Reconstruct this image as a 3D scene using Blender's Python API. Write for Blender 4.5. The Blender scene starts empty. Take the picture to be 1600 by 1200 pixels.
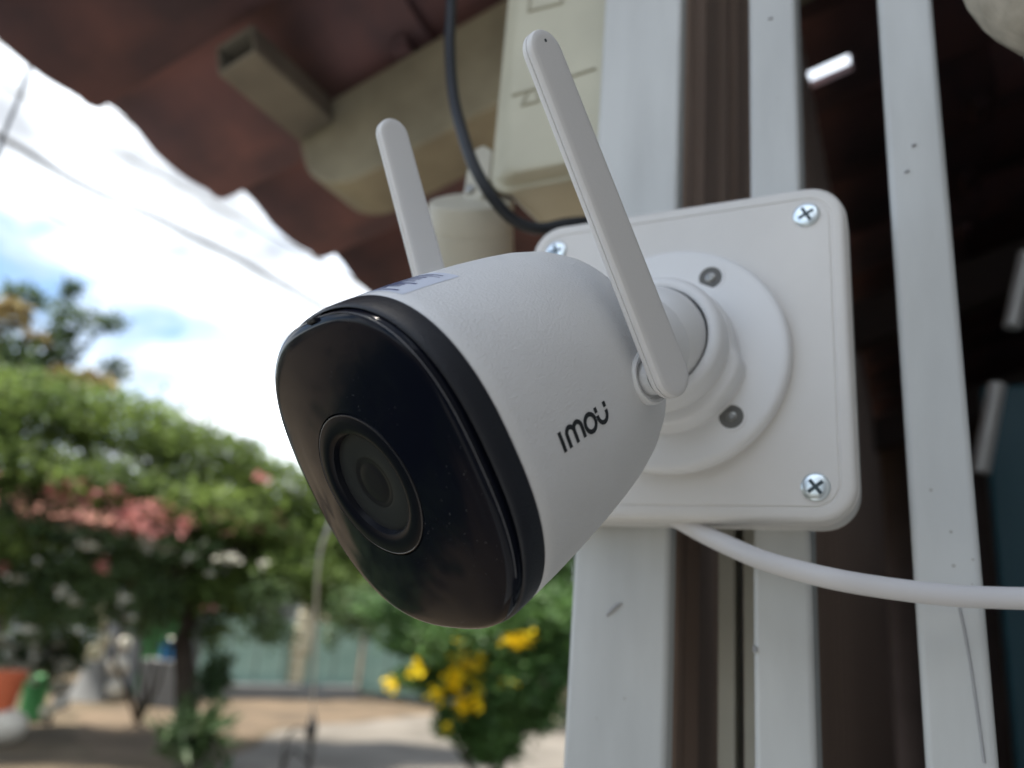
import bpy, bmesh, math, random
from mathutils import Vector, Matrix
S = bpy.context.scene
COL = S.collection
R = math.radians
random.seed(7)

# ------------------------------------------------------------------ camera
HC = 1.75                                   # lens height above the ground
F = 1240.0                                  # focal length in pixels of the 1600 px wide photograph
CAM_ROT = Matrix(((0.99670109, 0.08115995, 0.0),
                  (-0.0229111, 0.28136439, 0.95932745),
                  (0.07785896, -0.95616272, 0.28229566)))      # optical (right, down, forward) -> world
EYE = Vector((0, 0, HC))
cd = bpy.data.cameras.new('camera'); cam = bpy.data.objects.new('camera', cd); COL.objects.link(cam)
cx = CAM_ROT @ Vector((1, 0, 0)); cy = CAM_ROT @ Vector((0, -1, 0)); cz = CAM_ROT @ Vector((0, 0, -1))
cam.matrix_world = Matrix(((cx.x, cy.x, cz.x, EYE.x), (cx.y, cy.y, cz.y, EYE.y), (cx.z, cy.z, cz.z, EYE.z), (0, 0, 0, 1)))
cd.sensor_width = 36; cd.lens = F / 1600 * 36
cd.clip_start = 0.01; cd.clip_end = 2000
cd.dof.use_dof = True; cd.dof.focus_distance = 0.208; cd.dof.aperture_fstop = 8.3
S.camera = cam

# ------------------------------------------------------------------ sky, sun, exposure
SUN_EL, SUN_AZ = 72.0, -78.0                # azimuth from +Y towards +X
w = bpy.data.worlds.new('World'); S.world = w; w.use_nodes = True
nt = w.node_tree; nt.nodes.clear()
def wn(t, **k):
    n = nt.nodes.new(t)
    for a, b in k.items(): setattr(n, a, b)
    return n
out = wn('ShaderNodeOutputWorld'); bg = wn('ShaderNodeBackground'); bg.inputs[1].default_value = 0.11
sky = wn('ShaderNodeTexSky', sky_type='NISHITA', sun_disc=False)
sky.sun_elevation = R(SUN_EL); sky.sun_rotation = R(SUN_AZ); sky.air_density = 1.0; sky.dust_density = 0.4
tc = wn('ShaderNodeTexCoord'); mp = wn('ShaderNodeMapping'); mp.inputs['Scale'].default_value = (1.0, 1.0, 2.1)
mp.inputs['Location'].default_value = (0.2, 1.4, 0.8)
nz = wn('ShaderNodeTexNoise'); nz.inputs['Scale'].default_value = 2.6; nz.inputs['Detail'].default_value = 7; nz.inputs['Roughness'].default_value = 0.52
nz.inputs['Distortion'].default_value = 0.5
rmp = wn('ShaderNodeValToRGB'); rmp.color_ramp.elements[0].position = 0.40; rmp.color_ramp.elements[1].position = 0.56
nz2 = wn('ShaderNodeTexNoise'); nz2.inputs['Scale'].default_value = 5.0; nz2.inputs['Detail'].default_value = 5
cr2 = wn('ShaderNodeValToRGB')
cr2.color_ramp.elements[0].position = 0.36; cr2.color_ramp.elements[0].color = (3.3, 3.5, 3.8, 1)
cr2.color_ramp.elements[1].position = 0.66; cr2.color_ramp.elements[1].color = (12.0, 12.8, 13.7, 1)
mix = wn('ShaderNodeMix', data_type='RGBA')
L = nt.links.new
L(tc.outputs['Generated'], mp.inputs['Vector']); L(mp.outputs[0], nz.inputs['Vector']); L(mp.outputs[0], nz2.inputs['Vector'])
L(nz.outputs['Fac'], rmp.inputs[0]); L(nz2.outputs['Fac'], cr2.inputs[0])
L(rmp.outputs[0], mix.inputs[0]); gm = wn('ShaderNodeMix', data_type='RGBA', blend_type='MULTIPLY'); gm.inputs[0].default_value = 1; gm.inputs[7].default_value = (0.85, 0.90, 0.92, 1)
L(sky.outputs[0], gm.inputs[6]); L(gm.outputs[2], mix.inputs[6]); L(cr2.outputs[0], mix.inputs[7])
L(mix.outputs[2], bg.inputs[0]); L(bg.outputs[0], out.inputs[0])

sl = bpy.data.lights.new('sun', 'SUN'); sl.energy = 5.0; sl.angle = R(5); sl.color = (1.0, 0.94, 0.83)
sun = bpy.data.objects.new('sun', sl); COL.objects.link(sun)
sd = Vector((math.sin(R(SUN_AZ)) * math.cos(R(SUN_EL)), math.cos(R(SUN_AZ)) * math.cos(R(SUN_EL)), math.sin(R(SUN_EL))))
sun.rotation_euler = sd.to_track_quat('Z', 'Y').to_euler()
S.view_settings.view_transform = 'Standard'; S.view_settings.look = 'None'
S.view_settings.gamma = 1; S.view_settings.use_curve_mapping = False
S.view_settings.exposure = 1.15
S.render.engine = 'CYCLES'; S.cycles.max_bounces = 8; S.cycles.use_denoising = True

# ------------------------------------------------------------------ frames
def world(v): return CAM_ROT @ Vector(v) + EYE
def ray(px, py): return CAM_ROT @ Vector(((px - 800) / F, (py - 600) / F, 1.0))
def spot(px, py, y):
    """the point seen in direction (px, py), y metres ahead"""
    r = ray(px, py); return EYE + r * (y / r.y)
def on_ground(px, py, h=0.0):
    r = ray(px, py); return EYE + r * ((h - HC) / r.z)
UP = Vector((0, 0, 1))
N = Vector((-0.457532047, -0.889193132, 0)).normalized()       # wall normal, towards the viewer
D = Vector((-0.889193132, 0.457532047, 0)).normalized()        # along the wall, to the left
PO = world((0.12169983, -0.07447654, 0.29132779))              # top right corner of the box cover
def frame(o, x, y, z):
    return Matrix(((x.x, y.x, z.x, o.x), (x.y, y.y, z.y, o.y), (x.z, y.z, z.z, o.z), (0, 0, 0, 1)))
# plate frame: X right, Y up, Z out; in mm  (u left, v down)
PF = frame(PO, -D, UP, N)
def P(u, v, w_=0): return Vector((-u / 1000, -v / 1000, w_ / 1000))
def pl(px, py, w_):
    """plate coordinates u, v (m, X right / Y up) of direction px,py on the plane w_ mm out"""
    r = ray(px, py); o = PO + N * (w_ / 1000)
    p = EYE + r * ((o - EYE).dot(N) / r.dot(N)) - PO
    return Vector((-p.dot(D), p.z, w_ / 1000))

# ------------------------------------------------------------------ materials
def mat(name, col, rough=0.5, spec=0.5, metal=0.0, var=0.0, vscale=8.0, bump=0.0, bscale=60.0, col2=None, island=0.0, coat=0.0, stretch=None, trans=0.0):
    m = bpy.data.materials.new(name); m.use_nodes = True
    t = m.node_tree; b = t.nodes['Principled BSDF']
    b.inputs['Base Color'].default_value = (*col, 1); b.inputs['Roughness'].default_value = rough
    b.inputs['Specular IOR Level'].default_value = spec; b.inputs['Metallic'].default_value = metal
    if coat: b.inputs['Coat Weight'].default_value = coat; b.inputs['Coat Roughness'].default_value = 0.03
    co = t.nodes.new('ShaderNodeTexCoord')
    src = co.outputs['Object']
    if stretch:
        mp = t.nodes.new('ShaderNodeMapping'); mp.inputs['Scale'].default_value = stretch
        t.links.new(src, mp.inputs['Vector']); src = mp.outputs[0]
    if var or col2:
        n = t.nodes.new('ShaderNodeTexNoise'); n.inputs['Scale'].default_value = vscale; n.inputs['Detail'].default_value = 6
        t.links.new(src, n.inputs['Vector'])
        r = t.nodes.new('ShaderNodeValToRGB'); r.color_ramp.elements[0].position = 0.36; r.color_ramp.elements[1].position = 0.66
        c2 = col2 or tuple(c * (1 - var) for c in col)
        r.color_ramp.elements[0].color = (*c2, 1); r.color_ramp.elements[1].color = (*col, 1)
        t.links.new(n.outputs['Fac'], r.inputs[0]); last = r.outputs[0]
        if island:
            g = t.nodes.new('ShaderNodeNewGeometry'); mr = t.nodes.new('ShaderNodeMapRange')
            mr.inputs[3].default_value = 1 - island; mr.inputs[4].default_value = 1 + island
            hv = t.nodes.new('ShaderNodeHueSaturation')
            t.links.new(g.outputs['Random Per Island'], mr.inputs[0]); t.links.new(mr.outputs[0], hv.inputs['Value'])
            t.links.new(last, hv.inputs['Color']); last = hv.outputs[0]
        t.links.new(last, b.inputs['Base Color'])
    if bump:
        n = t.nodes.new('ShaderNodeTexNoise'); n.inputs['Scale'].default_value = bscale; n.inputs['Detail'].default_value = 4
        t.links.new(src, n.inputs['Vector'])
        bp = t.nodes.new('ShaderNodeBump'); bp.inputs['Strength'].default_value = bump; bp.inputs['Distance'].default_value = 0.0006
        t.links.new(n.outputs['Fac'], bp.inputs['Height']); t.links.new(bp.outputs[0], b.inputs['Normal'])
    if trans:
        tr = t.nodes.new('ShaderNodeBsdfTranslucent'); ms = t.nodes.new('ShaderNodeMixShader'); ms.inputs[0].default_value = trans
        o = t.nodes['Material Output']
        src_c = b.inputs['Base Color'].links[0].from_socket if b.inputs['Base Color'].links else None
        if src_c: t.links.new(src_c, tr.inputs['Color'])
        else: tr.inputs['Color'].default_value = (*col, 1)
        t.links.new(b.outputs[0], ms.inputs[1]); t.links.new(tr.outputs[0], ms.inputs[2]); t.links.new(ms.outputs[0], o.inputs['Surface'])
    return m

def specks(m, scale, thresh, col, rough=0.9, mask_scale=30, dust=0.0):
    """scatter of dust specks and a faint film over a material's base colour"""
    t = m.node_tree; b = t.nodes['Principled BSDF']
    co = t.nodes.new('ShaderNodeTexCoord'); v = t.nodes.new('ShaderNodeTexVoronoi'); v.inputs['Scale'].default_value = scale
    t.links.new(co.outputs['Object'], v.inputs['Vector'])
    cmp_ = t.nodes.new('ShaderNodeMath'); cmp_.operation = 'LESS_THAN'; cmp_.inputs[1].default_value = thresh
    t.links.new(v.outputs['Distance'], cmp_.inputs[0])
    n = t.nodes.new('ShaderNodeTexNoise'); n.inputs['Scale'].default_value = mask_scale; n.inputs['Detail'].default_value = 3
    t.links.new(co.outputs['Object'], n.inputs['Vector'])
    r = t.nodes.new('ShaderNodeValToRGB'); r.color_ramp.elements[0].position = 0.55; r.color_ramp.elements[1].position = 0.72
    t.links.new(n.outputs['Fac'], r.inputs[0])
    mu = t.nodes.new('ShaderNodeMath'); mu.operation = 'MULTIPLY'
    t.links.new(cmp_.outputs[0], mu.inputs[0]); t.links.new(r.outputs[0], mu.inputs[1])
    mx = t.nodes.new('ShaderNodeMix'); mx.data_type = 'RGBA'
    if b.inputs['Base Color'].links: t.links.new(b.inputs['Base Color'].links[0].from_socket, mx.inputs[6])
    else: mx.inputs[6].default_value = b.inputs['Base Color'].default_value
    mx.inputs[7].default_value = (*col, 1)
    t.links.new(mu.outputs[0], mx.inputs[0]); t.links.new(mx.outputs[2], b.inputs['Base Color'])

M = {}
M['shell'] = mat('white_shell', (0.75, 0.75, 0.75), 0.45, 0.4, bump=0.40, bscale=1500, var=0.03, vscale=60)
specks(M['shell'], 420, 0.05, (0.45, 0.43, 0.40), mask_scale=40)
M['bezel'] = mat('black_textured_plastic', (0.011, 0.013, 0.019), 0.45, 0.35, bump=0.35, bscale=2200)
M['glass'] = mat('black_gloss_front', (0.0046, 0.0058, 0.0112), 0.11, 0.11)
specks(M['glass'], 760, 0.08, (0.30, 0.30, 0.31), mask_scale=48)
M['ring'] = mat('lens_surround', (0.005, 0.006, 0.010), 0.28, 0.11)
M['lens'] = mat('lens_window', (0.024, 0.026, 0.027), 0.35, 0.12)
M['lens2'] = mat('lens_inner', (0.014, 0.014, 0.016), 0.3, 0.12)
M['antenna'] = mat('white_antenna', (0.72, 0.71, 0.70), 0.45, 0.4, bump=0.08, bscale=900)
M['ring_glint'] = mat('ring_edge_glint', (0.035, 0.035, 0.04), 0.25, 0.5)
M['ink'] = mat('grey_print', (0.022, 0.025, 0.028), 0.5, 0.3)
M['sticker'] = mat('sticker_paper', (0.66, 0.70, 0.80), 0.4, 0.4)
M['sticker_ink'] = mat('sticker_print', (0.10, 0.11, 0.22), 0.5, 0.2)
M['mount'] = mat('white_mount', (0.74, 0.745, 0.75), 0.40, 0.45)
M['box'] = mat('white_box', (0.72, 0.705, 0.68), 0.45, 0.4, var=0.07, vscale=22, bump=0.1, bscale=500)
specks(M['box'], 260, 0.06, (0.42, 0.40, 0.36), mask_scale=25)
M['zinc'] = mat('zinc_screw', (0.72, 0.80, 0.84), 0.28, 0.5, metal=0.85)
M['slot'] = mat('screw_slot', (0.05, 0.07, 0.08), 0.5, 0.4, metal=0.4)
M['steel'] = mat('steel_screw', (0.26, 0.26, 0.25), 0.3, 0.5, metal=0.9)
M['hole_shade'] = mat('recess_shade', (0.13, 0.13, 0.125), 0.6, 0.3)
M['bar'] = mat('grey_white_paint', (0.58, 0.595, 0.585), 0.38, 0.45, var=0.17, vscale=38, bump=0.35, bscale=110, stretch=(1, 1, 0.22))
specks(M['bar'], 140, 0.09, (0.28, 0.26, 0.23), mask_scale=14)
M['smudge'] = mat('smudge', (0.36, 0.36, 0.37), 0.6, 0.3)
M['whitecable'] = mat('white_cable_jacket', (0.68, 0.67, 0.68), 0.4, 0.4)
M['blackcable'] = mat('black_cable_jacket', (0.012, 0.015, 0.020), 0.4, 0.35)
M['beige'] = mat('aged_beige_plastic', (0.56, 0.54, 0.42), 0.5, 0.35, var=0.10, vscale=25)
M['beige2'] = mat('aged_beige_base', (0.52, 0.50, 0.42), 0.5, 0.35, var=0.12, vscale=25)
M['groove'] = mat('beige_groove', (0.40, 0.38, 0.29), 0.6, 0.3)
M['tile'] = mat('clay_tile', (0.255, 0.135, 0.135), 0.8, 0.2, col2=(0.125, 0.088, 0.102), vscale=7, bump=0.5, bscale=90)
t_ = M['tile'].node_tree; b_ = t_.nodes['Principled BSDF']; oi = t_.nodes.new('ShaderNodeObjectInfo'); mr = t_.nodes.new('ShaderNodeMapRange')
mr.inputs[3].default_value = 0.6; mr.inputs[4].default_value = 1.2; hv = t_.nodes.new('ShaderNodeHueSaturation')
t_.links.new(oi.outputs['Random'], mr.inputs[0]); t_.links.new(mr.outputs[0], hv.inputs['Value']); t_.links.new(b_.inputs['Base Color'].links[0].from_socket, hv.inputs['Color']); t_.links.new(hv.outputs[0], b_.inputs['Base Color'])
M['timber'] = mat('cream_painted_timber', (0.38, 0.35, 0.255), 0.6, 0.3, col2=(0.25, 0.23, 0.17), vscale=12)
M['purlin'] = mat('cream_steel', (0.26, 0.24, 0.195), 0.5, 0.35, col2=(0.18, 0.165, 0.14), vscale=14)
M['plank'] = mat('brown_plank', (0.46, 0.34, 0.27), 0.6, 0.3, col2=(0.30, 0.215, 0.17), vscale=18, stretch=(1, 1, 0.08))
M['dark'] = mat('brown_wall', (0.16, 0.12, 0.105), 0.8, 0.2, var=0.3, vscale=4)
M['outerwall'] = mat('grey_render', (0.22, 0.22, 0.22), 0.85, 0.2, var=0.15, vscale=5)
M['teal'] = mat('teal_paint', (0.03, 0.11, 0.15), 0.4, 0.4, var=0.2, vscale=7)
M['rod'] = mat('pale_metal', (0.50, 0.50, 0.49), 0.35, 0.5, metal=0.3)
M['rough'] = mat('rough_plaster', (0.52, 0.48, 0.40), 0.85, 0.2, col2=(0.30, 0.27, 0.22), vscale=70, bump=0.9, bscale=120)
M['bark'] = mat('bark', (0.055, 0.042, 0.032), 0.9, 0.2, var=0.4, vscale=10)
M['leaf_arbor'] = mat('leaf_olive', (0.175, 0.24, 0.06), 0.55, 0.3, col2=(0.085, 0.13, 0.035), vscale=1.1, island=0.5, trans=0.5)
M['leaf_dark'] = mat('leaf_dark', (0.050, 0.085, 0.028), 0.55, 0.3, col2=(0.025, 0.050, 0.018), vscale=0.9, island=0.4, trans=0.25)
M['leaf_mid'] = mat('leaf_mid', (0.11, 0.165, 0.065), 0.5, 0.3, col2=(0.05, 0.085, 0.035), vscale=0.9, island=0.4, trans=0.35)
M['leaf_fresh'] = mat('leaf_fresh', (0.095, 0.18, 0.045), 0.5, 0.3, col2=(0.042, 0.10, 0.028), vscale=1.4, island=0.4, trans=0.3)
M['leaf_grey'] = mat('leaf_greygreen', (0.13, 0.17, 0.085), 0.6, 0.3, col2=(0.07, 0.10, 0.05), vscale=0.8, island=0.35, trans=0.25)
M['slab'] = mat('bounce_slab', (0.27, 0.275, 0.28), 0.8, 0.2, var=0.25, vscale=3)
M['seed'] = mat('pale_blossom_and_gaps', (0.46, 0.36, 0.17), 0.7, 0.2, var=0.3, vscale=2, island=0.2)
M['pink'] = mat('pink_blossom', (0.62, 0.30, 0.27), 0.6, 0.2, col2=(0.50, 0.19, 0.18), vscale=3, island=0.3, trans=0.3)
M['yellow'] = mat('yellow_blossom', (0.85, 0.66, 0.02), 0.6, 0.2, col2=(0.80, 0.55, 0.01), vscale=3, island=0.2, trans=0.4)
M['whiteflower'] = mat('white_blossom', (0.62, 0.60, 0.50), 0.6, 0.2, var=0.2, vscale=4, island=0.2, trans=0.2)
M['soil'] = mat('soil', (0.135, 0.105, 0.072), 0.95, 0.1, col2=(0.075, 0.06, 0.042), vscale=1.3, bump=0.3, bscale=20)
M['sand'] = mat('sand', (0.150, 0.112, 0.078), 0.95, 0.1, col2=(0.095, 0.074, 0.054), vscale=1.2)
M['road'] = mat('worn_concrete', (0.175, 0.158, 0.138), 0.9, 0.15, col2=(0.115, 0.104, 0.09), vscale=0.9)
M['gatepaint'] = mat('pale_green_paint', (0.33, 0.46, 0.38), 0.5, 0.3, col2=(0.24, 0.36, 0.30), vscale=2)
M['stone'] = mat('cream_stone', (0.55, 0.50, 0.36), 0.85, 0.2, col2=(0.40, 0.35, 0.24), vscale=5, bump=0.5, bscale=15)
M['stone2'] = mat('white_stone', (0.58, 0.54, 0.46), 0.85, 0.2, col2=(0.42, 0.38, 0.32), vscale=5)
M['terracotta'] = mat('orange_pot', (0.55, 0.13, 0.055), 0.6, 0.3, var=0.15, vscale=5)
M['greenpl'] = mat('green_plastic', (0.06, 0.27, 0.08), 0.45, 0.4, var=0.15, vscale=4)
M['bluepl'] = mat('blue_plastic', (0.02, 0.18, 0.40), 0.4, 0.4)
M['whitewall'] = mat('white_house_wall', (0.50, 0.52, 0.50), 0.8, 0.2, var=0.12, vscale=2)
M['greywall'] = mat('grey_house_wall', (0.22, 0.22, 0.215), 0.85, 0.2, var=0.2, vscale=2)
M['rooffar'] = mat('far_tiles', (0.24, 0.10, 0.07), 0.8, 0.2, var=0.3, vscale=5)
M['pane'] = mat('dark_pane', (0.03, 0.035, 0.04), 0.1, 0.5)
M['iron'] = mat('wrought_iron', (0.03, 0.027, 0.025), 0.55, 0.4)
M['greycable'] = mat('grey_cable', (0.52, 0.53, 0.52), 0.5, 0.3)
M['wire'] = mat('overhead_cable', (0.16, 0.155, 0.15), 0.6, 0.2)

# ------------------------------------------------------------------ mesh building
class MB:
    def __init__(s): s.v = []; s.f = []
    def ring_faces(s, a, b, n, closed=True):
        for i in range(n if closed else n - 1):
            j = (i + 1) % n; s.f.append((a + i, a + j, b + j, b + i))
    def loft(s, rings, cap0=True, cap1=True, closed=True):
        n = len(rings[0]); base = len(s.v)
        for r in rings: s.v += [Vector(p) for p in r]
        for k in range(len(rings) - 1): s.ring_faces(base + k * n, base + (k + 1) * n, n, closed)
        if cap0: s.f.append(tuple(base + i for i in range(n))[::-1])
        if cap1: s.f.append(tuple(base + (len(rings) - 1) * n + i for i in range(n)))
        return s
    def box(s, c, size, m=None):
        c = Vector(c); h = Vector(size) / 2; b = len(s.v)
        for z in (-1, 1):
            for x, y in ((-1, -1), (1, -1), (1, 1), (-1, 1)):
                p = Vector((x * h.x, y * h.y, z * h.z)); s.v.append((m @ p if m else p) + c)
        for f in ((3, 2, 1, 0), (4, 5, 6, 7), (0, 1, 5, 4), (1, 2, 6, 5), (2, 3, 7, 6), (3, 0, 4, 7)): s.f.append(tuple(b + i for i in f))
        return s
    def lathe(s, prof, o=(0, 0, 0), m=None, n=40, caps=True):
        """prof: (radius, height) list, axis = local Z"""
        o = Vector(o); rings = []
        for r, h in prof:
            rings.append([((m @ Vector((r * math.cos(a), r * math.sin(a), h))) if m else Vector((r * math.cos(a), r * math.sin(a), h))) + o for a in [2 * math.pi * i / n for i in range(n)]])
        return s.loft(rings, caps, caps)
    def tube(s, pts, rad, n=10, caps=True):
        pts = [Vector(p) for p in pts]; rings = []; prev = None
        for i, p in enumerate(pts):
            t = (pts[min(i + 1, len(pts) - 1)] - pts[max(i - 1, 0)]).normalized()
            if prev is None:
                prev = t.orthogonal().normalized()
            prev = (prev - t * prev.dot(t)).normalized(); b = t.cross(prev)
            r = rad[i] if isinstance(rad, (list, tuple)) else rad
            rings.append([p + (prev * math.cos(a) + b * math.sin(a)) * r for a in [2 * math.pi * k / n for k in range(n)]])
        return s.loft(rings, caps, caps)
    def build(s, name, m, parent=None, smooth=40, bevel=0, seg=2):
        me = bpy.data.meshes.new(name); me.from_pydata([tuple(v) for v in s.v], [], s.f); me.update()
        bm = bmesh.new(); bm.from_mesh(me); bmesh.ops.recalc_face_normals(bm, faces=bm.faces); bm.to_mesh(me); bm.free()
        if smooth:
            me.shade_smooth(); me.set_sharp_from_angle(angle=R(smooth))
        me.materials.append(m)
        o = bpy.data.objects.new(name, me); COL.objects.link(o)
        if parent: o.parent = parent
        if bevel:
            bv = o.modifiers.new('bevel', 'BEVEL'); bv.width = bevel; bv.segments = seg; bv.limit_method = 'ANGLE'; bv.angle_limit = R(35); bv.harden_normals = False
        return o

def smoothpath(pts, n=8):
    pts = [Vector(p) for p in pts]; out_ = []
    for i in range(len(pts) - 1):
        p0 = pts[max(i - 1, 0)]; p1 = pts[i]; p2 = pts[i + 1]; p3 = pts[min(i + 2, len(pts) - 1)]
        for k in range(n):
            t = k / n
            out_.append(0.5 * ((2 * p1) + (p2 - p0) * t + (2 * p0 - 5 * p1 + 4 * p2 - p3) * t * t + (3 * p1 - p0 - 3 * p2 + p3) * t ** 3))
    return out_ + [pts[-1]]

def tag(o, label=None, cat=None, group=None, kind=None):
    if label: o['label'] = label
    if cat: o['category'] = cat
    if group: o['group'] = group
    if kind: o['kind'] = kind
    return o
def thing(name, label, cat, mw=None, group=None):
    o = bpy.data.objects.new(name, None); COL.objects.link(o); o.empty_display_size = 0.05
    if mw is not None: o.matrix_world = mw
    return tag(o, label, cat, group)
def T(v): return Matrix.Translation(Vector(v))
def put(o, mw): o.matrix_world = mw; return o

def rrect(x0, y0, x1, y1, r, z, n=8):
    """rounded rectangle ring"""
    pts = []
    for cx_, cy_, a0 in ((x1 - r, y1 - r, 0), (x0 + r, y1 - r, 90), (x0 + r, y0 + r, 180), (x1 - r, y0 + r, 270)):
        for k in range(n + 1):
            a = R(a0 + 90 * k / n); pts.append(Vector((cx_ + r * math.cos(a), cy_ + r * math.sin(a), z)))
    return pts

# ================================================================== THE LARGE STRUCTURE
# ground -----------------------------------------------------------
def sheet(name, pts, z, m, kind='structure'):
    b = MB(); b.v = [Vector((x, y, z)) for x, y in pts]; b.f = [tuple(range(len(pts)))]
    o = b.build(name, m, smooth=0); return tag(o, kind=kind)
sheet('ground', [(600 * math.cos(a), 600 * math.sin(a)) for a in [2 * math.pi * i / 48 for i in range(48)]], 0.0, M['soil'])
def gp(px, py): p = on_ground(px, py); return (p.x, p.y)
def wob(poly, seed, amt=0.15, k=5):
    rnd = random.Random(seed); out_ = []
    for i in range(len(poly)):
        a = Vector(poly[i]); b = Vector(poly[(i + 1) % len(poly)])
        for j in range(k):
            p = a.lerp(b, j / k); out_.append((p.x + rnd.uniform(-amt, amt), p.y + rnd.uniform(-amt, amt)))
    return out_
sheet('sandy_yard', wob([gp(130, 1118), gp(250, 1085), gp(420, 1078), gp(560, 1092), gp(680, 1112), gp(700, 1128), gp(560, 1128), gp(420, 1140), gp(330, 1180), gp(170, 1190), gp(110, 1150)], 3), 0.004, M['sand'])
sheet('concrete_road', wob([gp(430, 1142), gp(560, 1128), gp(700, 1116), (4, 15.5), (10, 17), (10, 9), (3, 6.0), (-2.2, 5.2), (-2.6, 8.5)], 5, 0.12), 0.008, M['road'])

b = MB()
for v in ((1.0, .3), (1.0, -4.5), (-4.0, -4.5), (-4.0, .3)):
    p = PO - D * v[0] - N * (-v[1]) if False else PO + D * v[0] * 1.0 + N * (-v[1]); b.v.append(Vector((p.x, p.y, 0.012)))
b.f = [(0, 1, 2, 3)]
tag(b.build('bounce_floor', M['slab'], smooth=0), kind='structure')  # unseen slab added to set the light bounced up from below
# tiled roof -------------------------------------------------------
TH = R(18)
VS = (-D * math.cos(TH) + UP * math.sin(TH)).normalized()         # up the slope
XN = -N                                                           # along the eave, away from the viewer
ZR = XN.cross(VS).normalized()
if ZR.z < 0: ZR = -ZR
EO = PO + D * (0.841 - 0.0) + UP * 0; EO.z = HC + 0.568; EO = EO - N * (EO - EYE).dot(N) * 1.0
# (EO sits level with the lens along the eave direction)
EO = EYE + D * (0.841 + (PO - EYE).dot(D)) + UP * 0.541
RF = frame(EO, XN, VS, ZR)
roof = thing('tiled_roof', 'low clay tile eave roof with wavy edge over the camera', 'roof', RF)
PITCH, COURSE, TL = 0.2135, 0.33, 0.40
def tile_mesh():
    b = MB(); prof = []
    for i in range(17):
        t = i / 16 * 1.12 - 0.06
        if t < 0.46:
            h = 0.026 * math.sin(math.pi * max(0.0, min(1.0, (t + 0.06) / 0.52))) ** 0.8
        else:
            q = (t - 0.46) / 0.6; h = -0.013 * math.sin(math.pi * min(1, q)) ** 0.9
        if t > 0.985: h -= 0.008
        prof.append((t * PITCH, h))
    th = 0.013
    def ring(y, dz):
        return [Vector((x, y, h + dz)) for x, h in prof] + [Vector((x, y, h + dz + th)) for x, h in prof[::-1]]
    b.loft([ring(0, 0.016), ring(0.02, 0.013), ring(TL, -0.004)])
    # hanging lug near the head, under the pan
    b.box((0.68 * PITCH, TL - 0.03, -0.028), (0.05, 0.02, 0.022))
    return b
t0 = tile_mesh().build('tile', M['tile'], roof, smooth=50)
tiles = [(i, k) for i in range(0, 17) for k in range(0, 11)]
rnd = random.Random(2)
chip = MB()
def chipped():
    b = tile_mesh(); src_v = b.v; b2_ = MB()
    prof_n = 17; ys = (0.0, 0.02, TL); zs = (.016, .013, -.004)
    pr_ = [(v.x, v.z - .016) for v in src_v[:prof_n]]
    def seg(i0, i1, ya, yb):
        zz = lambda y: .013 + (-.004 - .013) * (y - .02) / (TL - .02)
        def ring(y):
            p = pr_[i0:i1 + 1]; return [Vector((x, y, h + zz(y))) for x, h in p] + [Vector((x, y, h + zz(y) + .013)) for x, h in p[::-1]]
        b2_.loft([ring(ya), ring(yb)])
    seg(0, 16, 0.0, GAP[2]); seg(0, GAP[0], GAP[2], GAP[3]); seg(GAP[1], 16, GAP[2], GAP[3]); seg(0, 16, GAP[3], TL)
    return b2_
GAP = (9, 11, .135, .195)
first = True
for i, k in tiles:
    if (i, k) == (4, 2):
        o = chipped().build('chipped_tile', M['tile'], roof, smooth=50); o['label'] = 'clay tile with a slot of daylight through it'
    else: o = t0 if first else t0.copy()
    if not first and o.name not in COL.objects: COL.objects.link(o); o.parent = roof
    first = False
    o.location = (0.47 + (i - 2) * PITCH + 0.020 + rnd.uniform(-.003, .003), k * COURSE + rnd.uniform(-.006, .006), rnd.uniform(-.002, .002))
    o.rotation_euler = (0, rnd.uniform(-.012, .012), rnd.uniform(-.01, .01))
# hollow purlin lying along the eave under the tiles; open end towards the viewer
def rf(n_, s_, z_=0): return Vector((n_, s_, z_))
b = MB()
pw, ph, tk = 0.048, 0.036, 0.004
z0 = -0.062
for cx_, sx_, cz_, sz_ in ((-pw/2, tk, 0, ph), (pw/2, tk, 0, ph), (0, pw + tk, ph/2, tk), (0, pw + tk, -ph/2, tk)):
    b.box((0.553, 0.235 + cx_, z0 + cz_), (0.13, sx_, sz_ if sz_ != ph else ph - tk - 0.0004))
b.build('purlin', M['purlin'], roof, smooth=0, bevel=0.002)
for s_ in (1.35, 2.35, 3.3):
    MB().box((1.95, s_, -0.055), (3.2, 0.05, 0.05)).build('purlin', M['dark'], roof, smooth=0, bevel=0.003)
# rafter with a rounded tail
b = MB()
rz1, rz0 = -0.045, -0.176
out2 = [(0.205, rz1)]
for k in range(9):
    a = R(180 + 90 * k / 8); out2.append((0.290 + 0.08 * math.cos(a), rz0 + 0.07 + 0.07 * math.sin(a)))
out2 += [(3.6, rz0), (3.6, rz1)]
b.loft([[Vector((x, y, z)) for y, z in out2] for x in (0.620, 0.700)])
b.build('rafter', M['timber'], roof, smooth=0, bevel=0.004)
for xn in (1.75, 2.75):
    MB().box((xn, 1.9, -0.13), (0.06, 3.4, 0.094)).build('rafter', M['dark'], roof, smooth=0, bevel=0.004)

# interior wall of brown boards behind the end post ------------------
H_IN = HC + 0.72
wallL = thing('board_wall', 'brown ribbed board wall running back behind the white bars', 'wall', frame(Vector((PO.x, PO.y, 0)), -D, UP.cross(-D), UP))
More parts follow.
